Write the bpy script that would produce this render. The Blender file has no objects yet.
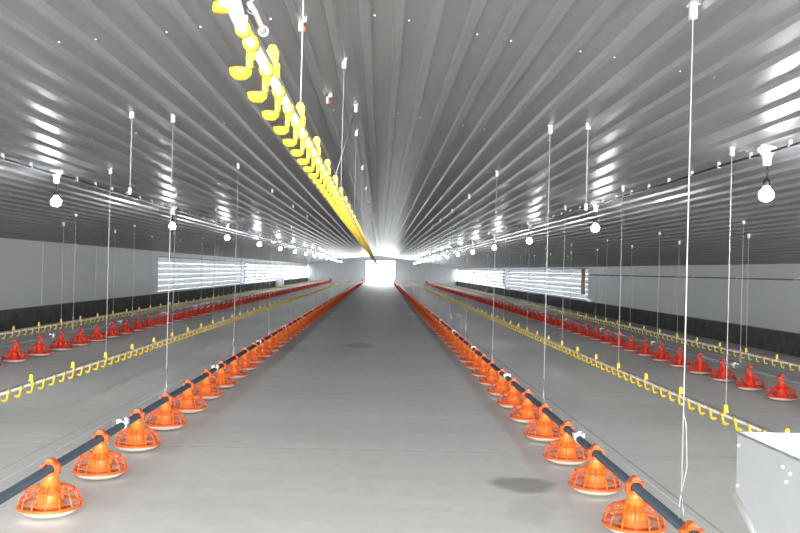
import bpy, math, random
from mathutils import Vector, Matrix
random.seed(7)
S = bpy.context.scene
C = S.collection
PI = math.pi

# ---------------------------------------------------------------- camera
F = 843.5; VX, VY, ROLL = 380.55, 270.44, 0.0257
CAM = Vector((0.2, 0.0, 1.261))
yaw = math.atan((400 - VX) / F); pit = math.atan((VY - 266.5) / F)
Rc = Vector((math.cos(yaw), -math.sin(yaw), 0))
Fc = Vector((math.sin(yaw) * math.cos(pit), math.cos(yaw) * math.cos(pit), math.sin(pit)))
Uc = Vector((-math.sin(yaw) * math.sin(pit), -math.cos(yaw) * math.sin(pit), math.cos(pit)))
cr, sr = math.cos(ROLL), math.sin(ROLL)
Xc = Rc * cr + Uc * sr; Yc = -Rc * sr + Uc * cr
cam_data = bpy.data.cameras.new('camera'); cam = bpy.data.objects.new('camera', cam_data)
C.objects.link(cam)
m = Matrix((Xc, Yc, -Fc)).transposed().to_4x4(); m.translation = CAM
cam.matrix_world = m
cam_data.sensor_width = 36.0; cam_data.lens = F / 800 * 36.0
cam_data.clip_start = 0.05; cam_data.clip_end = 400
S.camera = cam

# ---------------------------------------------------------------- sky, daylight, exposure
W = bpy.data.worlds.new('world'); S.world = W; W.use_nodes = True
bg = W.node_tree.nodes['Background']
bg.inputs[0].default_value = (0.90, 0.95, 1.0, 1); bg.inputs[1].default_value = 5.0

def area(name, loc, rot, sx, sy, power, col=(1, 1, 1)):
    l = bpy.data.lights.new(name, 'AREA'); l.shape = 'RECTANGLE'; l.size = sx; l.size_y = sy
    l.energy = power; l.color = col
    o = bpy.data.objects.new(name, l); C.objects.link(o); o.location = loc; o.rotation_euler = rot
    return o
# daylight coming in at the open gate behind the camera
area('daylight_gate', (0.3, -5.7, 1.2), (math.radians(64), 0, 0), 10.0, 2.2, 1350, (1, 0.985, 0.96))
# daylight at the far gate
area('daylight_far_gate', (0.2, 77.6, 1.1), (math.radians(-90), 0, 0), 2.8, 2.1, 130, (0.95, 0.98, 1))

S.view_settings.view_transform = 'Standard'
try: S.view_settings.look = 'None'
except Exception: pass
S.view_settings.gamma = 1.0
S.view_settings.exposure = 1.25
S.view_settings.use_curve_mapping = False

# ---------------------------------------------------------------- house dimensions
XL, XR = -6.42, 7.16
Y0, Y1 = -6.0, 77.0
APEX, PITCH = 2.61, 0.146
def ceil_z(x): return APEX - PITCH * abs(x)

# ---------------------------------------------------------------- materials
def mat(name, col, rough=0.5, metal=0.0, var=0.0, scale=8.0, bump=0.0, emit=None, spec=None, trans=0.0):
    m = bpy.data.materials.new(name); m.use_nodes = True
    nt = m.node_tree; b = nt.nodes['Principled BSDF']
    b.inputs['Base Color'].default_value = (*col, 1)
    b.inputs['Roughness'].default_value = rough; b.inputs['Metallic'].default_value = metal
    if spec is not None: b.inputs['Specular IOR Level'].default_value = spec
    if var or bump:
        tc = nt.nodes.new('ShaderNodeTexCoord'); nz = nt.nodes.new('ShaderNodeTexNoise')
        nz.inputs['Scale'].default_value = scale; nz.inputs['Detail'].default_value = 6
        nt.links.new(tc.outputs['Object'], nz.inputs['Vector'])
        if var:
            mx = nt.nodes.new('ShaderNodeMix'); mx.data_type = 'RGBA'
            mx.inputs[6].default_value = (*[c * (1 - var) for c in col], 1)
            mx.inputs[7].default_value = (*[min(1, c * (1 + var)) for c in col], 1)
            nt.links.new(nz.outputs['Fac'], mx.inputs[0]); nt.links.new(mx.outputs[2], b.inputs['Base Color'])
        if bump:
            bp = nt.nodes.new('ShaderNodeBump'); bp.inputs['Strength'].default_value = bump
            nt.links.new(nz.outputs['Fac'], bp.inputs['Height']); nt.links.new(bp.outputs[0], b.inputs['Normal'])
    if emit:
        b.inputs['Emission Color'].default_value = (*emit[:3], 1); b.inputs['Emission Strength'].default_value = emit[3]
    if trans:
        tr = nt.nodes.new('ShaderNodeBsdfTranslucent'); tr.inputs[0].default_value = (*col, 1)
        ms = nt.nodes.new('ShaderNodeMixShader'); ms.inputs[0].default_value = trans
        out = nt.nodes['Material Output']
        nt.links.new(b.outputs[0], ms.inputs[1]); nt.links.new(tr.outputs[0], ms.inputs[2]); nt.links.new(ms.outputs[0], out.inputs[0])
    return m

M = {}
M['orange'] = mat('orange plastic', (0.93, 0.155, 0.025), 0.38, trans=0.22)
M['orange_cone'] = mat('orange feed tube plastic', (0.95, 0.22, 0.03), 0.35, trans=0.15)
M['red'] = mat('shaded orange plastic', (0.80, 0.045, 0.015), 0.4, trans=0.15)  # same plastic as the aisle pans; wall-side shade put into the colour
M['cream'] = mat('cream plastic', (0.66, 0.62, 0.56), 0.35)
M['yellow'] = mat('yellow plastic', (0.86, 0.62, 0.03), 0.4, trans=0.15)
M['yellow_dull'] = mat('dull yellow plastic', (0.62, 0.50, 0.06), 0.5)  # duller, darker yellow for the plinth-side drinker lines
M['pvc'] = mat('pale pvc pipe', (0.60, 0.54, 0.50), 0.35)
M['rail'] = mat('aluminium support rail', (0.52, 0.53, 0.55), 0.35, 0.8)
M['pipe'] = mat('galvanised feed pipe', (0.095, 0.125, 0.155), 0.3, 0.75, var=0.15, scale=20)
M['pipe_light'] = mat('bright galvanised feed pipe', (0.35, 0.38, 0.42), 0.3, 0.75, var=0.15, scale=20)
M['white'] = mat('white plastic', (0.66, 0.66, 0.64), 0.4)
M['rope'] = mat('pale nylon rope', (0.42, 0.42, 0.42), 0.6)
M['black'] = mat('black rubber', (0.015, 0.015, 0.017), 0.5)
M['redp'] = mat('red plastic', (0.75, 0.02, 0.03), 0.4)
M['steel'] = mat('galvanised hopper steel', (0.50, 0.52, 0.54), 0.5, 0.4, var=0.05, scale=14)
M['steel_edge'] = mat('bright folded steel edge', (0.92, 0.92, 0.92), 0.35, 0.15)
M['bolt'] = mat('zinc bolt', (0.9, 0.9, 0.88), 0.3, 0.3)
M['bulb'] = mat('lit frosted bulb', (1, 1, 1), 0.3, emit=(0.92, 0.96, 1.0, 70.0))
M['curb'] = mat('dark stained concrete', (0.075, 0.07, 0.068), 0.85, var=0.85, scale=4.5)
M['panel'] = mat('pale grey wall panel', (0.56, 0.58, 0.59), 0.45, var=0.04, scale=1.5)
M['board'] = mat('pinkish timber board', (0.60, 0.36, 0.27), 0.7, var=0.15, scale=5)
M['slat'] = mat('translucent white slat', (0.80, 0.82, 0.84), 0.5, trans=0.2)
M['frame'] = mat('grey metal frame', (0.16, 0.17, 0.18), 0.5, 0.4)
M['ground'] = mat('bright outdoor concrete', (0.6, 0.6, 0.58), 0.9, var=0.1, scale=1)
M['amber'] = mat('amber tube', (0.75, 0.45, 0.3), 0.4)

def ceiling_mat():
    m = bpy.data.materials.new('ribbed galvanised ceiling sheet'); m.use_nodes = True
    nt = m.node_tree; b = nt.nodes['Principled BSDF']
    tc = nt.nodes.new('ShaderNodeTexCoord')
    mp = nt.nodes.new('ShaderNodeMapping'); mp.inputs['Scale'].default_value = (3.0, 0.35, 1)
    nz = nt.nodes.new('ShaderNodeTexNoise'); nz.inputs['Scale'].default_value = 2.0; nz.inputs['Detail'].default_value = 5
    nt.links.new(tc.outputs['Object'], mp.inputs[0]); nt.links.new(mp.outputs[0], nz.inputs['Vector'])
    cr = nt.nodes.new('ShaderNodeValToRGB')
    cr.color_ramp.elements[0].position = 0.3; cr.color_ramp.elements[0].color = (0.27, 0.275, 0.28, 1)
    cr.color_ramp.elements[1].position = 0.75; cr.color_ramp.elements[1].color = (0.34, 0.345, 0.35, 1)
    nt.links.new(nz.outputs['Fac'], cr.inputs[0]); nt.links.new(cr.outputs[0], b.inputs['Base Color'])
    b.inputs['Metallic'].default_value = 0.3; b.inputs['Roughness'].default_value = 0.34
    bp = nt.nodes.new('ShaderNodeBump'); bp.inputs['Strength'].default_value = 0.06
    n2 = nt.nodes.new('ShaderNodeTexNoise'); n2.inputs['Scale'].default_value = 1.6; n2.inputs['Detail'].default_value = 3
    nt.links.new(tc.outputs['Object'], n2.inputs['Vector'])
    nt.links.new(n2.outputs['Fac'], bp.inputs['Height']); nt.links.new(bp.outputs[0], b.inputs['Normal'])
    return m
M['ceiling'] = ceiling_mat()

def floor_mat():
    m = bpy.data.materials.new('trowelled concrete floor'); m.use_nodes = True
    nt = m.node_tree; N = nt.nodes; L = nt.links; b = N['Principled BSDF']
    tc = N.new('ShaderNodeTexCoord'); sep = N.new('ShaderNodeSeparateXYZ'); L.new(tc.outputs['Object'], sep.inputs[0])
    def math_(op, a, c=None, clamp=False):
        n = N.new('ShaderNodeMath'); n.operation = op; n.use_clamp = clamp
        for i, v in enumerate((a, c)):
            if v is None: continue
            if isinstance(v, (int, float)): n.inputs[i].default_value = v
            else: L.new(v, n.inputs[i])
        return n.outputs[0]
    def noise(scale, detail, sc=(1, 1, 1)):
        mp = N.new('ShaderNodeMapping'); mp.inputs['Scale'].default_value = sc
        L.new(tc.outputs['Object'], mp.inputs[0])
        n = N.new('ShaderNodeTexNoise'); n.inputs['Scale'].default_value = scale; n.inputs['Detail'].default_value = detail
        L.new(mp.outputs[0], n.inputs['Vector']); return n.outputs['Fac']
    big = noise(0.5, 6, (0.6, 1.3, 1)); fine = noise(9, 8)
    streak = noise(2.2, 5, (0.25, 2.4, 1))
    v = math_('ADD', math_('MULTIPLY', big, 0.26), math_('MULTIPLY', fine, 0.16))
    v = math_('ADD', v, math_('MULTIPLY', streak, 0.12))
    v = math_('ADD', v, 0.46)
    # saw-cut joints: lengthwise lines and crossing lines
    def joint(coord, pos, w, depth):
        d = math_('ABSOLUTE', math_('SUBTRACT', coord, pos))
        return math_('MULTIPLY', math_('LESS_THAN', d, w), depth)
    X, Y = sep.outputs[0], sep.outputs[1]
    j = joint(X, 1.93, 0.008, 0.35)
    for p in (-2.05,):
        j = math_('ADD', j, joint(X, p, 0.006, 0.22))
    mod = math_('ABSOLUTE', math_('SUBTRACT', math_('MODULO', math_('ADD', Y, 6.6), 5.0), 2.5))
    j = math_('ADD', j, math_('MULTIPLY', math_('LESS_THAN', mod, 0.007), 0.25))
    v = math_('MULTIPLY', v, math_('SUBTRACT', 1.0, j))
    # dark stains and lighter patches
    wob = noise(3.0, 4)
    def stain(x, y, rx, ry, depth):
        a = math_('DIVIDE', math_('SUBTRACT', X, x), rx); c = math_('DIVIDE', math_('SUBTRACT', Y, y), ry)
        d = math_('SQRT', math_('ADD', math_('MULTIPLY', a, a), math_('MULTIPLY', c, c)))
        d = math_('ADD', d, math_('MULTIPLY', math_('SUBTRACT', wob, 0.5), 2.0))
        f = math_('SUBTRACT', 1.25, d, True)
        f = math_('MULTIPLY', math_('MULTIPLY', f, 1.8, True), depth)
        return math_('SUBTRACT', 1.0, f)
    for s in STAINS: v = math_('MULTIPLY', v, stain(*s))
    comb = N.new('ShaderNodeCombineColor')
    L.new(math_('MULTIPLY', v, 1.0), comb.inputs[0]); L.new(math_('MULTIPLY', v, 1.0), comb.inputs[1]); L.new(math_('MULTIPLY', v, 0.97), comb.inputs[2])
    L.new(comb.outputs[0], b.inputs['Base Color'])
    rr = math_('ADD', 0.42, math_('MULTIPLY', big, 0.25)); L.new(rr, b.inputs['Roughness'])
    bp = N.new('ShaderNodeBump'); bp.inputs['Strength'].default_value = 0.05
    L.new(streak, bp.inputs['Height']); L.new(bp.outputs[0], b.inputs['Normal'])
    return m
# dark stains and lighter patches: x, y, half width, half depth, darkness (negative lightens)
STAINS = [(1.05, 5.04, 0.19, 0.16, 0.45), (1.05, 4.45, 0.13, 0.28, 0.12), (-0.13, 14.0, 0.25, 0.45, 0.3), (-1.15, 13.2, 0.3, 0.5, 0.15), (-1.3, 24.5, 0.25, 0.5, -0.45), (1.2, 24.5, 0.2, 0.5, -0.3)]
M['floor'] = floor_mat()

# ---------------------------------------------------------------- mesh builder
class MB:
    def __init__(s): s.v = []; s.f = []; s.sm = []
    def add(s, vs, fs, smooth=False):
        o = len(s.v); s.v += [tuple(v) for v in vs]; s.f += [tuple(i + o for i in f) for f in fs]; s.sm += [smooth] * len(fs); return s
    def box(s, c, d, rz=0):
        x, y, z = [k / 2 for k in d]; vs = []
        for a in (-x, x):
            for b in (-y, y):
                for e in (-z, z):
                    vs.append((c[0] + a * math.cos(rz) - b * math.sin(rz), c[1] + a * math.sin(rz) + b * math.cos(rz), c[2] + e))
        return s.add(vs, [(0, 1, 3, 2), (4, 6, 7, 5), (0, 4, 5, 1), (2, 3, 7, 6), (0, 2, 6, 4), (1, 5, 7, 3)])
    def tube(s, pts, r, n=8, cap=True, closed=False):
        pts = [Vector(p) for p in pts]; k = len(pts); vs = []; fs = []
        rs = r if isinstance(r, (list, tuple)) else [r] * k
        up = None
        for i, p in enumerate(pts):
            if closed: t = (pts[(i + 1) % k] - pts[i - 1]).normalized()
            else: t = (pts[min(i + 1, k - 1)] - pts[max(i - 1, 0)]).normalized()
            if up is None: up = Vector((0, 0, 1)) if abs(t.z) < 0.9 else Vector((1, 0, 0))
            a = t.cross(up).normalized(); b = a.cross(t).normalized(); up = b
            for j in range(n):
                w = 2 * PI * j / n; vs.append(p + (a * math.cos(w) + b * math.sin(w)) * rs[i])
        for i in range(k if closed else k - 1):
            for j in range(n):
                i2 = (i + 1) % k
                fs.append((i * n + j, i * n + (j + 1) % n, i2 * n + (j + 1) % n, i2 * n + j))
        if cap and not closed:
            fs.append(tuple(range(n))[::-1]); fs.append(tuple((k - 1) * n + j for j in range(n)))
        return s.add(vs, fs, n > 4)
    def lathe(s, prof, c=(0, 0, 0), n=24, axis='z', close=False):
        vs = []; fs = []; k = len(prof)
        for r, h in prof:
            for j in range(n):
                w = 2 * PI * j / n; a, b = r * math.cos(w), r * math.sin(w)
                p = (a, b, h) if axis == 'z' else ((a, h, b) if axis == 'y' else (h, a, b))
                vs.append((p[0] + c[0], p[1] + c[1], p[2] + c[2]))
        for i in range(k if close else k - 1):
            i2 = (i + 1) % k
            for j in range(n): fs.append((i * n + j, i * n + (j + 1) % n, i2 * n + (j + 1) % n, i2 * n + j))
        return s.add(vs, fs, True)
    def ring(s, R, r, z, n=24, k=6, c=(0, 0)):
        return s.lathe([(R + r * math.cos(2 * PI * i / k), z + r * math.sin(2 * PI * i / k)) for i in range(k)], (c[0], c[1], 0), n, close=True)
    def prism(s, outline, y0, y1):      # outline in x,z
        n = len(outline); vs = [(x, y0, z) for x, z in outline] + [(x, y1, z) for x, z in outline]
        fs = [tuple(range(n)), tuple(range(2 * n - 1, n - 1, -1))] + [(i, i + n, (i + 1) % n + n, (i + 1) % n) for i in range(n)]
        return s.add(vs, fs)
    def merge(s, o, off=(0, 0, 0)):
        s.add([(v[0] + off[0], v[1] + off[1], v[2] + off[2]) for v in o.v], o.f)
        s.sm[-len(o.f):] = o.sm; return s
    def mesh(s, name, mt):
        me = bpy.data.meshes.new(name); me.from_pydata(s.v, [], s.f)
        me.materials.append(M[mt]); me.polygons.foreach_set('use_smooth', s.sm); me.update(); return me
    def obj(s, name, mt, parent=None):
        return link(name, s.mesh(name, mt), parent)

def link(name, me, parent=None):
    o = bpy.data.objects.new(name, me); C.objects.link(o)
    if parent: o.parent = parent
    return o
def tag(o, label, cat, group=None, kind=None):
    if label: o['label'] = label
    if cat: o['category'] = cat
    if group: o['group'] = group
    if kind: o['kind'] = kind
    return o
def empty(name, loc):
    o = bpy.data.objects.new(name, None); C.objects.link(o); o.location = loc; o.empty_display_size = 0.1; return o
def struct(o): o['kind'] = 'structure'; return o
def copy_tree(o, loc=None, parent=None):
    c = o.copy(); C.objects.link(c); c.parent = parent
    if loc is not None: c.location = loc
    for ch in list(o.children): copy_tree(ch, None, c)
    return c
ORD = ['first', 'second', 'third', 'fourth', 'fifth', 'sixth', 'seventh', 'eighth', 'ninth', 'tenth', 'eleventh', 'twelfth']

def nth(i):
    if i < 12: return ORD[i]
    teens = ['thirteenth', 'fourteenth', 'fifteenth', 'sixteenth', 'seventeenth', 'eighteenth', 'nineteenth']
    if i < 19: return teens[i - 12]
    t, u = divmod(i + 1, 10)
    return {2: 'twentieth', 3: 'thirtieth', 4: 'fortieth', 5: 'fiftieth'}[t] if u == 0 else {2: 'twenty', 3: 'thirty', 4: 'forty', 5: 'fifty'}[t] + '-' + ORD[u - 1]

# ---------------------------------------------------------------- setting
b = MB().box(((XL + XR) / 2, (Y0 + Y1) / 2, -0.1), (XR - XL + 0.4, Y1 - Y0 + 0.4, 0.2))
struct(b.obj('floor', 'floor'))
b = MB().box((0, 35, -0.26), (120, 260, 0.1)); struct(b.obj('ground', 'ground'))

# ceiling: lengthwise ribbed sheet following a shallow gable
def ceiling():
    P = 0.18; prof = []
    k0 = int(math.floor((XL - 0.085) / P)); k1 = int(math.ceil((XR - 0.085) / P))
    for k in range(k0, k1 + 1):
        c = 0.085 + k * P
        for dx, dz in ((-0.032, 0), (-0.020, -0.025), (0.020, -0.025), (0.032, 0), (0.09, 0)):
            x = c + dx
            if XL - 0.1 <= x <= XR + 0.1: prof.append((x, ceil_z(x) + dz))
    b = MB(); ny = 2; vs = []; fs = []
    ys = [Y0, Y1 + 0.2]
    for y in ys:
        vs += [(x, y, z) for x, z in prof]
    n = len(prof)
    fs = [(i, i + n, i + n + 1, i + 1) for i in range(n - 1)]
    top = len(vs)
    b.add(vs, fs)
    # upper skin so the roof keeps daylight out
    b.add([(XL - .3, Y0 - .2, ceil_z(XL) + .15), (0, Y0 - .2, APEX + .15), (XR + .3, Y0 - .2, ceil_z(XR) + .15),
           (XL - .3, Y1 + .3, ceil_z(XL) + .15), (0, Y1 + .3, APEX + .15), (XR + .3, Y1 + .3, ceil_z(XR) + .15)], [(0, 1, 4, 3), (1, 2, 5, 4)])
    ce = struct(b.obj('ceiling', 'ceiling'))
    sc = MB()
    for y in [4.4 + 2.6 * i for i in range(10)]:
        for k in range(k0 + 1, k1):
            if (k * 7 + int(y * 3)) % 3 == 0: continue
            x = 0.085 + k * P + 0.05; z = ceil_z(x)
            sc.lathe([(0.0, z - 0.006), (0.006, z - 0.005), (0.006, z)], (x, y + 0.02 * math.sin(k * 5.1), 0), 6)
    o = sc.obj('screw_heads', 'bolt', ce)
ceiling()

def wall_side(side, X, bays, y_solid):
    s = 1 if X > 0 else -1
    T = 0.16; xc = X + s * T / 2; ez = ceil_z(X) + 0.12
    b = MB()
    b.box((xc, (Y0 + y_solid) / 2, (0.39 + ez) / 2), (T, y_solid - Y0, ez - 0.39))
    zt, zb = 1.50, 0.42
    b.box((xc, (y_solid + Y1) / 2, (zt + ez) / 2), (T, Y1 - y_solid, ez - zt))
    b.box((xc, (y_solid + Y1) / 2, (0.39 + zb) / 2), (T, Y1 - y_solid, zb - 0.39))
    for y in [b_[1] for b_ in bays]:
        b.box((xc, y + 0.3, (zb + zt) / 2), (T, 0.6, zt - zb))
    w = struct(b.obj('wall_' + side, 'panel'))
    # lengthwise seams, panel joint covers and rivets on the inside
    sm = MB()
    y = Y0 + 1.0
    while y < y_solid:
        sm.box((X - s * 0.004, y, 0.39 + (ez - 0.5) / 2), (0.008, 0.03, ez - 0.55)); y += 3.1
    sm.obj('panel_joint_strip', 'panel', w)
    return w
LB = [(25.3, 41.0), (41.6, 56.6), (57.2, 76.0)]
RB = [(28.1, 46.4), (47.0, 63.2), (63.8, 76.0)]
wl = wall_side('left', XL, LB, 25.3); wr = wall_side('right', XR, RB, 28.1)

# dark plinths
def curb(n, X, name):
    s = 1 if X > 0 else -1
    b = MB().prism([(X - s * 0.02, 0), (X - s * 0.02, 0.385), (X + s * 0.16, 0.385), (X + s * 0.16, 0)], Y0, Y1)
    c = struct(b.obj(name, 'curb'))
    e = MB().box((X - s * 0.03, (Y0 + Y1) / 2, 0.385), (0.03, Y1 - Y0, 0.012)); e.obj('edge_strip', 'frame', c)
curb(1, XL, 'trim_1'); curb(2, XR, 'trim_2')

wn = 0
def window(X, y0, y1, boards, gap):
    global wn; wn += 1
    s = 1 if X > 0 else -1
    r = struct(empty('window_%d' % wn, (X, y0, 0.42)))
    yl = y1 - y0; H = 1.08
    f = MB()
    f.box((s * 0.03, yl / 2, 0.012), (0.05, yl, 0.024)); f.box((s * 0.03, yl / 2, H - 0.012), (0.05, yl, 0.024))
    k = 0
    yy = 0.02
    while yy < yl: f.box((s * 0.09, yy, H / 2), (0.03, 0.03, H)); yy += 2.9
    f.obj('window_frame', 'frame', r)
    sl = MB()
    n = 6; ph = (H - 0.05) / n
    for i in range(n):
        z = 0.03 + ph * i; g = gap
        # folded slat: slightly bulging outward, lower lip inward
        o = [(s * 0.035, z + g), (s * 0.015, z + ph * 0.35), (s * 0.02, z + ph * 0.8), (s * 0.05, z + ph - 0.004),
             (s * 0.056, z + ph - 0.004), (s * 0.028, z + ph * 0.8), (s * 0.023, z + ph * 0.35), (s * 0.043, z + g)]
        sl.prism(o, 0.02, yl - 0.02)
    sl.obj('slats', 'slat', r)
    if boards:
        bb = MB().box((-s * 0.012, 0.62 if y0 < 30 else 0.31, 0.62), (0.024, 0.5, 0.86)); bb.obj('timber_board', 'board', r)
    return r
for i, (a, c) in enumerate(LB): window(XL, a, c, False, (0.0, 0.04, 0.05)[i])
for i, (a, c) in enumerate(RB): window(XR, a, c, i < 2, (0.0, 0.035, 0.05)[i])

# end walls with their gates
def end_wall(name, y, dx0, dx1, dz, door):
    b = MB()
    def gable(x0, x1, z0):
        xs = [x0] + ([0.0] if x0 < 0 < x1 else []) + [x1]
        return [(x0, z0)] + [(x, ceil_z(x) + 0.1) for x in xs] + [(x1, z0)]
    b.prism(gable(XL, dx0, 0), y, y + 0.18); b.prism(gable(dx1, XR, 0), y, y + 0.18); b.prism(gable(dx0, dx1, dz), y, y + 0.18)
    struct(b.obj(name, 'panel'))
    f = MB(); f.box((dx0 - 0.02, y + .09, dz / 2), (0.08, 0.24, dz)); f.box((dx1 + 0.02, y + .09, dz / 2), (0.08, 0.24, dz)); f.box(((dx0 + dx1) / 2, y + .09, dz), (dx1 - dx0 + .12, 0.24, 0.08))
    struct(f.obj(door, 'frame'))
end_wall('wall_back', Y1, -1.15, 1.55, 2.15, 'door_1')
end_wall('wall_front', Y0 - 0.2, -4.9, 5.4, 2.35 - 0.55, 'door_2')

# ---------------------------------------------------------------- feeder pans
PZ = 0.235       # feed pipe height
def pan_parts(nl=24, spokes=14, k=5):
    d = MB().lathe([(0.0, 0.014), (0.10, 0.014), (0.132, 0.020), (0.156, 0.036), (0.166, 0.05), (0.160, 0.05), (0.148, 0.038), (0.126, 0.026), (0.09, 0.020), (0.0, 0.020)], n=nl)
    g = MB()
    g.ring(0.166, 0.0075, 0.055, nl, 6)
    g.lathe([(0.172, 0.046), (0.176, 0.052), (0.172, 0.058)], n=nl)
    g.ring(0.128, 0.0045, 0.129, nl, k); g.ring(0.062, 0.005, 0.152, nl, k); g.ring(0.160, 0.003, 0.08, nl, k)
    for i in range(spokes):
        w = 2 * PI * i / spokes
        pr = [(0.166, 0.056), (0.160, 0.088), (0.148, 0.112), (0.128, 0.130), (0.098, 0.142), (0.055, 0.154)]
        g.tube([(r * math.cos(w), r * math.sin(w), z) for r, z in pr], 0.0042, k, cap=False)
    c = MB()
    c.lathe([(0.088, 0.024), (0.090, 0.034), (0.080, 0.052), (0.066, 0.078), (0.056, 0.11), (0.052, 0.142), (0.060, 0.150), (0.056, 0.158), (0.044, 0.172), (0.037, 0.195), (0.036, 0.218)], n=max(12, nl // 2 * 1))
    for i in range(6):
        w = 2 * PI * i / 6 + 0.3
        c.box((0.058 * math.cos(w), 0.058 * math.sin(w), 0.115), (0.022, 0.006, 0.07), w)
    h = MB()   # saddle clamp over the pipe with its hook crest
    h.lathe([(0.031, -0.034), (0.036, -0.034), (0.036, 0.034), (0.031, 0.034)], (0, 0, PZ), 14, axis='y', close=True)
    h.prism([(-0.022, PZ + 0.024), (-0.018, PZ + 0.040), (-0.008, PZ + 0.050), (0.008, PZ + 0.050), (0.018, PZ + 0.040), (0.022, PZ + 0.024)], -0.022, 0.022)
    h.box((0.038, 0, PZ - 0.005), (0.014, 0.03, 0.05)); h.box((-0.038, 0, PZ - 0.005), (0.014, 0.03, 0.05))
    g.lathe([(0.008, 0), (0.008, 0.014), (0.0, 0.015)], (0.168, 0.04, 0.05), 8)
    for q in (d, g, c): q.v = [(x * 0.88, y * 0.88, z) for x, y, z in q.v]
    return d, g, c, h
parts_hi = pan_parts(28, 14, 5); parts_mid = pan_parts(16, 12, 4); parts_lo = pan_parts(10, 8, 3)
def make_pan(parts, grill_mat, cone_mat):
    e = empty('feeder_pan', (0, 0, 0))
    for nm, p, mt in (('dish', parts[0], 'cream'), ('grille', parts[1], grill_mat), ('feed_cone', parts[2], cone_mat), ('pipe_clamp', parts[3], grill_mat)):
        p.obj(nm, mt, e)
    return e
def merged_mesh(parts, cone):
    a = MB(); a.merge(parts[1]); a.merge(parts[2]); a.merge(parts[3]); a.merge(parts[0])
    me = a.mesh('feeder_pan', cone); me.materials.append(M['cream'])
    nd = len(parts[0].f); n = len(a.f)
    for i in range(n - nd, n): me.polygons[i].material_index = 1
    return me
ROWS = [  # x, first y, description, outer
    (1.47, 3.352, 'the aisle line starting at the hopper', False, 'feeder pans on the aisle line that starts at the hopper'),
    (-1.41, 4.232, 'the aisle line opposite the hopper', False, 'feeder pans on the aisle line across from the hopper'),
    (4.413, 7.956, 'the wall line behind the hopper', True, 'feeder pans on the wall side line behind the hopper'),
    (-4.274, 9.753, 'the wall line across from the hopper', True, 'feeder pans on the wall side line far from the hopper')]
allp = []
for ri, (x, y, d, outer, grp) in enumerate(ROWS):
    i = 0
    while y + 0.75 * i < 75.6:
        allp.append((y + 0.75 * i, x, ri, i)); i += 1
allp.sort()
protos = {}
lowmesh = {o: merged_mesh(parts_lo, 'red' if o else 'orange') for o in (False, True)}
stuff_mb = {}
rest = MB(); rest_idx = []
for n, (y, x, ri, i) in enumerate(allp):
    outer = ROWS[ri][3]; d = ROWS[ri][2]; grp = ROWS[ri][4]
    if n >= 300:
        rest.merge(parts_lo[1], (x, y, 0)); rest.merge(parts_lo[2], (x, y, 0)); rest.merge(parts_lo[3], (x, y, 0)); continue
    rot = random.uniform(0, 2 * PI)
    if y < 34:
        key = (outer, 'hi' if y < 9 else 'mid')
        if key not in protos:
            e = protos[key] = make_pan(parts_hi if key[1] == 'hi' else parts_mid, 'red' if outer else 'orange', 'red' if outer else 'orange_cone'); e.location = (x, y, 0)
        else:
            e = copy_tree(protos[key], (x, y, 0))
    else:
        e = link('feeder_pan', lowmesh[outer]); e.location = (x, y, 0)
    col = 'shade-darkened orange' if outer else 'orange'
    if y < 34: lab = '%s feeder pan, %s along %s' % (col, nth(i), d)
    else: lab = 'small %s feeder pan far down %s' % (col, d)
    tag(e, lab, 'feeder', grp)
if rest.v:
    o = rest.obj('feeder_pan', 'orange'); tag(o, 'tiny orange feeder pans by the bright gate at the end of the house', 'feeder', None, 'stuff')

# ---------------------------------------------------------------- feed pipes
def feed_pipe(x, y0, y1, label, mt, first_pan):
    e = empty('feed_pipe', (x, y0, 0)); L = y1 - y0
    p = MB().tube([(0, 0, PZ), (0, L, PZ)], 0.0225, 12); p.obj('pipe', mt, e)
    w = MB().tube([(0, 0, PZ + 0.075), (0, L, PZ + 0.075)], 0.0018, 5)
    yy = 0.6
    while yy < L: w.tube([(0, yy, PZ + 0.02), (0, yy, PZ + 0.075)], 0.002, 4); yy += 3.0
    w.obj('perch_guard_wire', 'rail', e)
    k = 0
    cm = None
    while True:
        y = first_pan + 0.75 * (k * 4 + 2) + 0.42
        if y > y1 - 0.5: break
        if cm is None:
            c = MB(); c.lathe([(0.0235, -0.03), (0.028, -0.03), (0.028, 0.03), (0.0235, 0.03)], (0, 0, PZ), 10, axis='y', close=True)
            for s in (-1, 1):
                c.box((s * 0.027, 0, PZ + 0.022), (0.014, 0.05, 0.030)); c.box((s * 0.012, s * 0.026, PZ + 0.03), (0.02, 0.010, 0.022))
            cm = c.mesh('coupler_clip', 'white')
        o = link('coupler_clip', cm, e); o.location = (0, y - y0, 0); k += 1
    # drive motor at the far end
    mo = MB(); mo.box((0, L + 0.12, PZ + 0.03), (0.22, 0.24, 0.22)); mo.lathe([(0.0, 0), (0.07, 0), (0.08, 0.02), (0.08, 0.22), (0.06, 0.25), (0, 0.25)], (0, L + 0.24, PZ + 0.06), 12, axis='y')
    mo.box((0, L + 0.25, 0.04), (0.14, 0.3, 0.17))
    mo.obj('drive_motor', 'frame', e)
    tag(e, label, 'feed pipe')
feed_pipe(1.47, 1.86, 75.9, 'grey steel feed pipe running out of the hopper along the aisle', 'pipe', 3.352)
feed_pipe(-1.41, 1.6, 75.9, 'grey steel feed pipe along the aisle edge across from the hopper', 'pipe', 3.482)
feed_pipe(4.413, 3.0, 75.9, 'pale steel feed pipe beside the wall behind the hopper', 'pipe_light', 7.956)
feed_pipe(-4.274, 3.0, 75.9, 'pale steel feed pipe beside the wall across from the hopper', 'pipe_light', 9.753)

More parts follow.
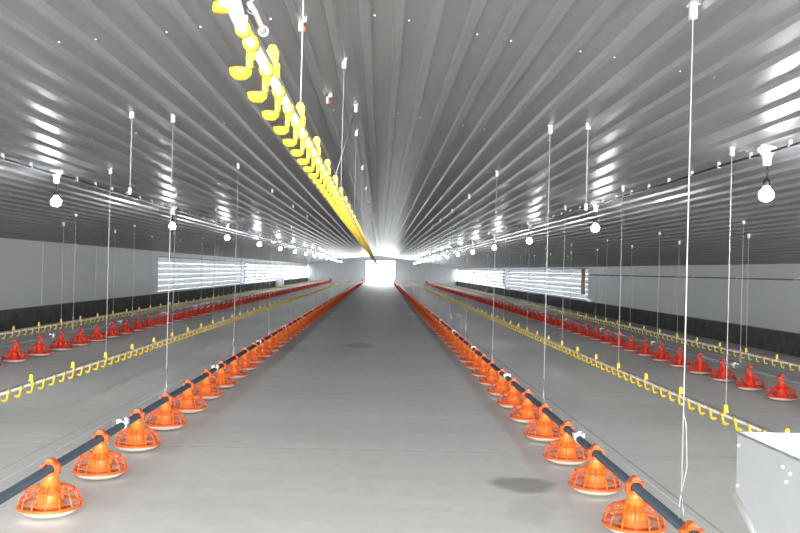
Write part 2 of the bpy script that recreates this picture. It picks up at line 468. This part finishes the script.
# ---------------------------------------------------------------- drinker lines
def nipple_mb(s, hi):
    a = MB(); n = 10 if hi else 6
    a.lathe([(0.0125, -0.016), (0.018, -0.016), (0.018, 0.016), (0.0125, 0.016)], (0, 0, 0), n, axis='y', close=True)
    a.box((0, 0, 0.018), (0.018, 0.022, 0.012))
    a.lathe([(0.0, -0.014), (0.011, -0.014), (0.011, -0.034), (0.006, -0.036), (0.006, -0.052), (0, -0.052)], (0, 0, 0), n)
    a.box((s * 0.004, 0, -0.048), (0.010, 0.012, 0.042))
    a.lathe([(0.0, -0.078), (0.014, -0.077), (0.024, -0.068), (0.027, -0.056), (0.024, -0.056), (0.018, -0.064), (0.0, -0.068)], (s * 0.022, 0, 0), n + 2)
    return a
def clip_mb():
    a = MB()
    a.box((0, 0, 0.012), (0.034, 0.022, 0.03))
    a.prism([(-0.012, 0.02), (-0.014, 0.056), (-0.007, 0.070), (0.007, 0.070), (0.014, 0.056), (0.012, 0.02)], -0.008, 0.008)
    return a
def drinker(x, z, y0, y1, s, sp, first, csp, cfirst, label, mt, big=False):
    e = empty('drinker_line', (x, y0, z)); L = y1 - y0
    MB().tube([(0, 0, 0), (0, L, 0)], 0.0082 if z > 1 else 0.0115, 10).obj('water_pipe', 'pvc', e)
    MB().box((0, L / 2, 0.021), (0.016, L, 0.014)).obj('support_rail', 'rail', e)
    nm = nipple_mb(s, True)
    if z > 1: nm.v = [(x * 0.86, y * 0.86, z_ * 0.92) for x, y, z_ in nm.v]
    me = nm.mesh('nipple_drinker', mt); lo = nipple_mb(s, False); rest = MB()
    k = 0; y = first
    while y < y1 - 0.1:
        if k < 100:
            o = link('nipple_drinker', me, e); o.location = (0, y - y0, 0)
        else: rest.merge(lo, (0, y - y0, 0))
        k += 1; y = first + sp * k
    o = rest.obj('nipple_drinker', mt, e); o['kind'] = 'stuff'
    cm = clip_mb().mesh('hanger_clip', mt); k = 0; y = cfirst; rc = MB()
    while y < y1 - 0.1:
        if k < 80:
            o = link('hanger_clip', cm, e); o.location = (0, y - y0, 0.012)
        else: rc.merge(clip_mb(), (0, y - y0, 0.012))
        k += 1; y = cfirst + csp * k
    if rc.v: o = rc.obj('hanger_clip', mt, e); o['kind'] = 'stuff'
    return tag(e, label, 'drinker line')
ZN = 0.269
drinker(-2.586, ZN, 1.5, 75.5, -1, 0.2258, 5.98, 0.92, 5.94, 'yellow nipple drinker line between the two feed lines across from the hopper', 'yellow')
drinker(2.727, ZN, 1.5, 75.5, 1, 0.2258, 3.4, 0.92, 3.3, 'yellow nipple drinker line passing just behind the grey hopper', 'yellow')
drinker(-4.87, ZN, 5.0, 75.5, -1, 0.2258, 10.0, 0.87, 10.1, 'yellow nipple drinker line at the dark plinth across from the hopper', 'yellow_dull')
drinker(5.086, ZN, 5.0, 75.5, 1, 0.2258, 9.0, 0.87, 8.5, 'yellow nipple drinker line at the dark plinth behind the hopper', 'yellow_dull')
HX, HZ = -0.066, 1.70
hang = drinker(HX, HZ, 1.57, 75.0, -1, 0.2258, 1.665, 0.68, 1.99, 'yellow nipple drinker line raised high under the ceiling above the aisle', 'yellow')
# pressure regulator on its near end
rg = MB(); rg.tube([(0, 0.02, 0), (0, -0.03, 0.0), (-0.002, -0.06, 0.012), (-0.006, -0.10, 0.03)], [0.009, 0.011, 0.0135, 0.0145], 12)
rg.lathe([(0.0, 0.0), (0.014, 0.0), (0.019, 0.01), (0.019, 0.022), (0.013, 0.028), (0.0, 0.03)], (-0.012, -0.085, 0.018), 14)
r0 = rg.obj('pressure_regulator', 'white', hang)
MB().lathe([(0.009, -0.009), (0.0145, -0.009), (0.0145, 0.009), (0.009, 0.009)], (0, 0.0, 0), 12, axis='y', close=True).obj('yellow_collar', 'yellow', r0)
k = MB().lathe([(0, 0.0), (0.013, 0.0), (0.015, 0.006), (0.013, 0.016), (0, 0.018)], (-0.030, -0.065, 0.012), 14); k.obj('yellow_cap', 'yellow', r0)
k = MB().lathe([(0, 0), (0.013, 0), (0.015, 0.02), (0.012, 0.04), (0, 0.044)], (-0.006, -0.075, 0.048), 12); k.obj('red_knob', 'redp', r0)
sp = MB(); sp.tube([(0.018 + 0.006 * math.cos(t * 1.1), -0.03 + 0.006 * math.sin(t * 1.1), 0.02 + t * 0.0022) for t in range(60)], 0.0013, 5); sp.obj('coiled_wire', 'rail', r0)
tb = MB().tube([(0.02, -0.06, 0.03), (0.024, -0.02, 0.028), (0.026, 0.04, 0.022), (0.027, 0.07, 0.018)], 0.0050, 10); ht = tb.obj('drain_hose', 'pvc', r0)
MB().lathe([(0.007, -0.004), (0.0105, -0.004), (0.0105, 0.004), (0.007, 0.004)], (0.027, 0.07, 0.018), 12, axis='y', close=True).obj('hose_ring', 'white', ht)

# ---------------------------------------------------------------- suspension cords
def cord(x, y, zb, r, label, group, yoke, mt='rope', top_dx=0.0, top_dy=0.0, loop=False):
    e = empty('suspension_cord', (x, y, zb)); xt = x + top_dx; H = ceil_z(xt) - 0.03 - zb
    h0 = 0.16 if yoke else 0.04
    rp = MB()
    if loop: h0 = 0.12
    rp.tube([(0, 0, h0), (top_dx * 0.5, top_dy * 0.5, h0 + (H - h0) * 0.5), (top_dx, top_dy, H)], r, 6)
    if loop: rp.tube([(0, 0, h0), (0.022, 0.004, h0 + 0.10), (0.014, 0.004, h0 + 0.28), (0.0, 0, h0 + 0.33)], r * 0.9, 6)
    rp.obj('rope', mt, e)
    f = MB()
    if yoke:
        f.tube([(0, -0.026, 0), (0, -0.024, 0.05), (0, 0, h0)], r * 0.75, 5); f.tube([(0, 0.026, 0), (0, 0.024, 0.05), (0, 0, h0)], r * 0.75, 5)
        f.tube([(0, -0.026, 0), (0, 0, -0.026), (0, 0.026, 0)], r * 0.75, 5)
        f.obj('wire_yoke', 'rail', e)
        if not loop: MB().lathe([(0, 0), (0.006, 0), (0.006, 0.05), (0, 0.05)], (0, 0, h0), 8).obj('cord_adjuster', 'frame' if y < 8 else 'rope', e)
    else:
        f.tube([(0, 0, 0.0), (0, 0, h0 + 0.01)], r * 0.9, 5); f.obj('wire_hook', 'rail', e)
    tp = MB().box((top_dx, top_dy, H + 0.0), (0.026, 0.03, 0.06)); tp.box((top_dx, top_dy, H + 0.03), (0.04, 0.05, 0.012))
    tp.obj('ceiling_hook', 'white', e)
    return tag(e, label, 'cord', group)
def cord_row(x, zb, ys, r, what, group, yoke):
    for i, y in enumerate(ys):
        lab = ('pale cord, %s from the hopper end, holding %s' % (nth(i), what)) if i < 16 else 'thin distant suspension cord holding %s' % what
        cord(x, y, zb, r, lab, group, yoke, loop=(what.endswith('the hopper meets') and i == 0))
def rng(a, st, end=74):
    out = []
    while a < end: out.append(a); a += st
    return out
cord_row(1.47, PZ + 0.02, rng(3.47, 2.95), 0.0027, 'the aisle feed pipe the hopper meets', 'cords over the aisle feed pipe at the hopper', True)
cord_row(-1.41, PZ + 0.02, rng(3.52, 2.95), 0.0027, 'the aisle feed pipe across from it', 'cords over the aisle feed pipe across from the hopper', True)
cord_row(2.727, ZN + 0.035, rng(6.06, 2.76), 0.003, 'the drinker line behind the hopper', 'cords over the drinker line behind the hopper', False)
cord_row(-2.586, ZN + 0.035, rng(5.94, 2.76), 0.003, 'the drinker line across from it', 'cords over the drinker line across from the hopper', False)
cord_row(4.413, PZ + 0.02, rng(9.73, 2.95), 0.0028, 'the wall side feed pipe behind it', 'cords over the wall side feed pipe behind the hopper', True)
cord_row(-4.274, PZ + 0.02, rng(9.5, 2.95), 0.0028, 'the wall side feed pipe opposite it', 'cords over the wall side feed pipe across from the hopper', True)
cord_row(5.086, ZN + 0.035, rng(11.11, 2.61), 0.0028, 'the plinth side drinker line behind it', 'cords over the plinth side drinker line behind the hopper', False)
cord_row(-4.87, ZN + 0.035, rng(10.97, 2.61), 0.0028, 'the plinth side drinker line opposite it', 'cords over the plinth side drinker line across from the hopper', False)
hc = [(2.67, 0.0, 0.0), (4.71, 0.03, 2.2), (5.39, 0.0, 0.0)] + [(y, 0, 0) for y in rng(8.11, 2.72)]
for i, (y, dx, dy) in enumerate(hc):
    lab = 'pale cord, %s from the regulator end, holding the raised yellow drinker line' % ORD[i] if i < 12 else 'thin distant cord holding the raised yellow drinker line'
    c = cord(HX, y, HZ + 0.035, 0.0022, lab, 'cords over the raised drinker line', False, top_dx=dx, top_dy=dy)

# lengthwise haul cables with pulleys under the ridge
def ray(px, py):
    u = (px - 400) / F; v = -(py - 266.5) / F
    return (Fc + Xc * u + Yc * v).normalized()
def on_ceiling(px, py, drop=0.0):
    d = ray(px, py); t = 1.0
    lo, hi = 0.5, 90
    for _ in range(60):
        t = (lo + hi) / 2; p = CAM + d * t
        if p.z > ceil_z(p.x) - drop: hi = t
        else: lo = t
    return CAM + d * t
for i, (px, py, col, lab) in enumerate([(304, 29, 'orange', 'orange pulley hanging at the ceiling end of a cable over the raised line'), (330, 102, 'redp', 'small red pulley under the ceiling further along the raised line')]):
    p = on_ceiling(px, py, 0.06)
    e = empty('ceiling_pulley', p)
    MB().lathe([(0.0, -0.008), (0.018, -0.008), (0.012, 0), (0.018, 0.008), (0.0, 0.008)], (0.0, 0, 0), 12, axis='x').obj('wheel', col, e)
    MB().box((-0.02, 0, 0.012), (0.016, 0.03, 0.05)).box((0, 0, 0.05), (0.03, 0.03, 0.03)).obj('bracket', 'white', e)
    tag(e, lab, 'pulley')
    c = MB().tube([(p.x, -5.5, p.z + 0.018), (p.x, p.y, p.z + 0.018)], 0.0022, 5).obj('haul_cable', 'rope')
    tag(c, ['thin haul cable under the ceiling ending at the orange pulley', 'thin haul cable under the ceiling ending at the small red pulley'][i], 'cable')
# loose cords with end weights
for (x0, y0, x1, y1, lab) in [(132, 115, 134, 188, 'short loose cord with an end weight on the side across from the hopper'),
                              (588, 126, 591, 204, 'short loose cord ending above a lit bulb on the hopper side')]:
    p = on_ceiling(x0, y0, 0.02)
    k = (y1 - y0) / F * (p - CAM).dot(Fc)
    e = empty('loose_cord', (p.x, p.y, p.z))
    MB().tube([(0, 0, 0), (0, 0, -k)], 0.0035, 6).obj('rope', 'rope', e)
    MB().lathe([(0, -0.05), (0.012, -0.045), (0.014, 0), (0, 0.005)], (0, 0, -k), 10).obj('end_weight', 'white', e)
    MB().box((0, 0, 0), (0.03, 0.03, 0.05)).obj('ceiling_hook', 'white', e)
    tag(e, lab, 'cord')

# ---------------------------------------------------------------- light cables and bulbs
def light_cable(x, lab):
    e = empty('light_cable', (x, Y0 + 1, ceil_z(x) - 0.055)); pts = []
    y = 0; L = 80
    while y < L: pts.append((0, y, -0.012 * (0.5 - 0.5 * math.cos(2 * PI * y / 2.3)))); y += 0.38
    MB().tube(pts, 0.009, 6).obj('cable', 'black', e)
    c = MB().box((0, 0, 0.008), (0.02, 0.022, 0.045)); cm = c.mesh('cable_clip', 'white')
    y = 1.2; n = 0
    while y < L - 1 and n < 95:
        o = link('cable_clip', cm, e); o.location = (0, y, 0); y += 0.575; n += 1
    tag(e, lab, 'cable')
CXR, CXL = 2.83, -2.98
light_cable(CXR, 'black lighting cable clipped along the ceiling on the hopper side')
light_cable(CXL, 'black lighting cable clipped along the ceiling across from the hopper')
def make_bulb(x, y, lit=True):
    z = ceil_z(x) - 0.05
    e = empty('light_bulb', (x, y, z)); zb = 1.854 - z
    r = MB(); r.lathe([(0, 0.035), (0.045, 0.03), (0.052, 0.005), (0.04, -0.02), (0.03, -0.045), (0.026, -0.10), (0.0, -0.105)], n=14)
    for a in range(7):
        w = a * 0.9; r.lathe([(0, 0.02), (0.018, 0.012), (0.018, -0.012), (0, -0.02)], (0.048 * math.cos(w), 0.048 * math.sin(w), 0.008 + 0.02 * math.sin(a * 2.1)), 7)
    r.obj('ceiling_rose', 'white', e)
    MB().tube([(0, 0, -0.10), (0.004, 0, (-0.1 + zb + 0.1) / 2), (0, 0, zb + 0.09)], 0.006, 6).obj('cord', 'black', e)
    h = MB().lathe([(0, 0.105), (0.014, 0.10), (0.024, 0.085), (0.027, 0.045), (0, 0.045)], (0, 0, zb), 12); h.obj('lamp_holder', 'black', e)
    g = MB().lathe([(0, 0.05), (0.018, 0.048), (0.024, 0.034), (0.042, 0.015), (0.050, -0.008), (0.047, -0.030), (0.034, -0.047), (0.016, -0.055), (0, -0.057)], (0, 0, zb), 16)
    g.obj('bulb_glass', 'bulb' if lit else 'white', e)
    return e
prB = None
for x, ys, side in ((CXR, rng(5.72, 4.6, 70), 'on the hopper side cable'), (CXL, rng(3.7, 4.6, 70), 'on the cable across from the hopper')):
    for i, y in enumerate(ys):
        if prB is None: e = prB = make_bulb(x, y)
        else: e = copy_tree(prB, (x, y, ceil_z(x) - 0.05))
        if abs(x - CXR) > 0.1:
            dz = (ceil_z(CXR) - ceil_z(x))
            for ch in e.children:
                if ch.name.startswith(('bulb', 'lamp', 'cord')): ch.location.z = dz if not ch.name.startswith('cord') else 0
        lab = 'lit white bulb, %s from the camera end, hanging %s' % (ORD[i], side) if i < 6 else 'small distant lit bulb hanging %s' % side
        tag(e, lab, 'bulb', 'lit bulbs ' + side)

# ---------------------------------------------------------------- galvanised feed hopper
def hopper():
    e = empty('feed_hopper', (1.47, 1.9, 0)); hx = 0.185; y1 = 2.51 - 1.9; y0 = -0.62
    zt, zm, zl = 0.80, 0.614, 0.30
    yl1 = 0.08; yl0 = -0.3
    t = 0.0015
    # two pentagon side sheets
    for s in (-1, 1):
        a = MB(); o = [(y0, zt), (y1, zt), (y1, zm), (yl1, zl + 0.02), (yl0, zl + 0.02), (y0, zm)]
        vs = [(s * hx - t, y, z) for y, z in o] + [(s * hx + t, y, z) for y, z in o]; n = 6
        a.add(vs, [tuple(range(n)), tuple(range(2 * n - 1, n - 1, -1))] + [(i, (i + 1) % n, (i + 1) % n + n, i + n) for i in range(n)])
        sd = a.obj('side_sheet', 'steel', e)
        bo = MB()
        for (y, z) in ((y1 - 0.012, 0.765), (y1 - 0.012, 0.645), (y1 - 0.055, 0.585)) + (((2.22 - 1.9), 0.765), ((2.18 - 1.9), 0.757), ((2.20 - 1.9), 0.730)):
            bo.lathe([(0, s * 0.006), (0.0042, s * 0.004), (0.005, 0)], (s * (hx + t), y, z), 8, axis='x')
        bo.obj('bolt_heads', 'bolt', sd)
        f = MB()
        def strip(p, q, w):
            (ya, za), (yb, zb_) = p, q
            f.tube([(s * (hx + 0.003), ya, za), (s * (hx + 0.003), yb, zb_)], w, 6)
        strip((y1, zm), (yl1, zl + 0.02), 0.011); f.obj('folded_edge', 'steel_edge', e)
        f = MB(); strip((y0, zm), (yl0, zl + 0.02), 0.011); f.obj('folded_edge', 'steel_edge', e)
    en = MB()
    for (ya, za, yb, zb_) in ((y1, zt, y1, zm), (y1, zm, yl1, zl + 0.02), (y0, zt, y0, zm), (y0, zm, yl0, zl + 0.02), (yl0, zl + 0.02, yl1, zl + 0.02)):
        dy, dz = yb - ya, zb_ - za; l = math.hypot(dy, dz); ny, nz = -dz / l * 0.0015, dy / l * 0.0015
        vs = []
        for x in (-hx, hx):
            vs += [(x, ya + ny, za + nz), (x, yb + ny, zb_ + nz), (x, yb - ny, zb_ - nz), (x, ya - ny, za - nz)]
        en.add(vs, [(0, 1, 2, 3), (7, 6, 5, 4), (0, 4, 5, 1), (1, 5, 6, 2), (2, 6, 7, 3), (3, 7, 4, 0)])
    en.obj('end_sheet', 'steel', e)
    rm = MB(); q = [(-hx, y0, zt), (hx, y0, zt), (hx, y1, zt), (-hx, y1, zt)]
    for i in range(4): rm.tube([q[i], q[(i + 1) % 4]], 0.004, 6)
    rm.obj('rolled_rim', 'steel', e)
    bt = MB().box((0, (yl0 + yl1) / 2, 0.255), (0.12, yl1 - yl0 - 0.02, 0.13)); bt.obj('feed_boot', 'steel', e)
    for sx in (-1, 1):
        for yy in (y0 + 0.1, 0.30):
            zz = zm - 0.03 if yy < 0 else 0.44
            MB().tube([(sx * (hx + 0.012), yy, 0), (sx * (hx + 0.012), yy, zz)], 0.010, 8).obj('leg', 'frame', e)
    return tag(e, 'galvanised grey steel feed hopper at the end of the aisle feed line', 'hopper')
hopper()

# ---------------------------------------------------------------- small things on floor and walls
e = empty('plastic_bottle', (2.09, 22.3, 0))
MB().lathe([(0, 0.0), (0.032, 0.0), (0.034, 0.01), (0.034, 0.12), (0.016, 0.145), (0.014, 0.15)], n=14).obj('body', 'white', e)
MB().lathe([(0.017, 0.15), (0.017, 0.17), (0, 0.172)], n=12).obj('cap', 'white', e)
tag(e, 'small upright white plastic bottle on the floor between two lines', 'bottle')

e = empty('control_cabinet', (XL + 0.35, 53.0, 0))
MB().box((0, 0, 0.3), (0.45, 0.5, 0.6)).obj('body', 'white', e)
MB().box((0.0, -0.26, 0.31), (0.40, 0.02, 0.52)).obj('door', 'white', e)
MB().box((0, 0, 0.61), (0.49, 0.54, 0.02)).obj('top', 'steel_edge', e)
tag(e, 'white box cabinet standing on the floor by the distant slatted window', 'cabinet')

def wall_line(X, z, lab):
    s = 1 if X > 0 else -1
    e = empty('winch_pipe', (X - s * 0.05, 6, z))
    MB().tube([(0, 0, 0), (0, 69, 0)], 0.012, 8).obj('pipe', 'frame', e)
    c = MB().box((s * 0.02, 0, 0), (0.06, 0.08, 0.05)); cm = c.mesh('bracket', 'white')
    y = 1.0; n = 0
    while y < 68: o = link('bracket', cm, e); o.location = (0, y, 0); y += 2.3; n += 1
    tag(e, lab, 'pipe')
wall_line(XR, 1.275, 'grey curtain winch pipe bracketed along the wall behind the hopper')

# conduit bracket at panel corner
e = MB().box((XR - 0.06, 27.6, 0.42), (0.1, 0.35, 0.06)); e.box((XR - 0.05, 27.6, 0.46), (0.06, 0.12, 0.06))
tag(e.obj('junction_box', 'rail'), 'small grey junction box on the plinth at the panel wall corner', 'junction box')
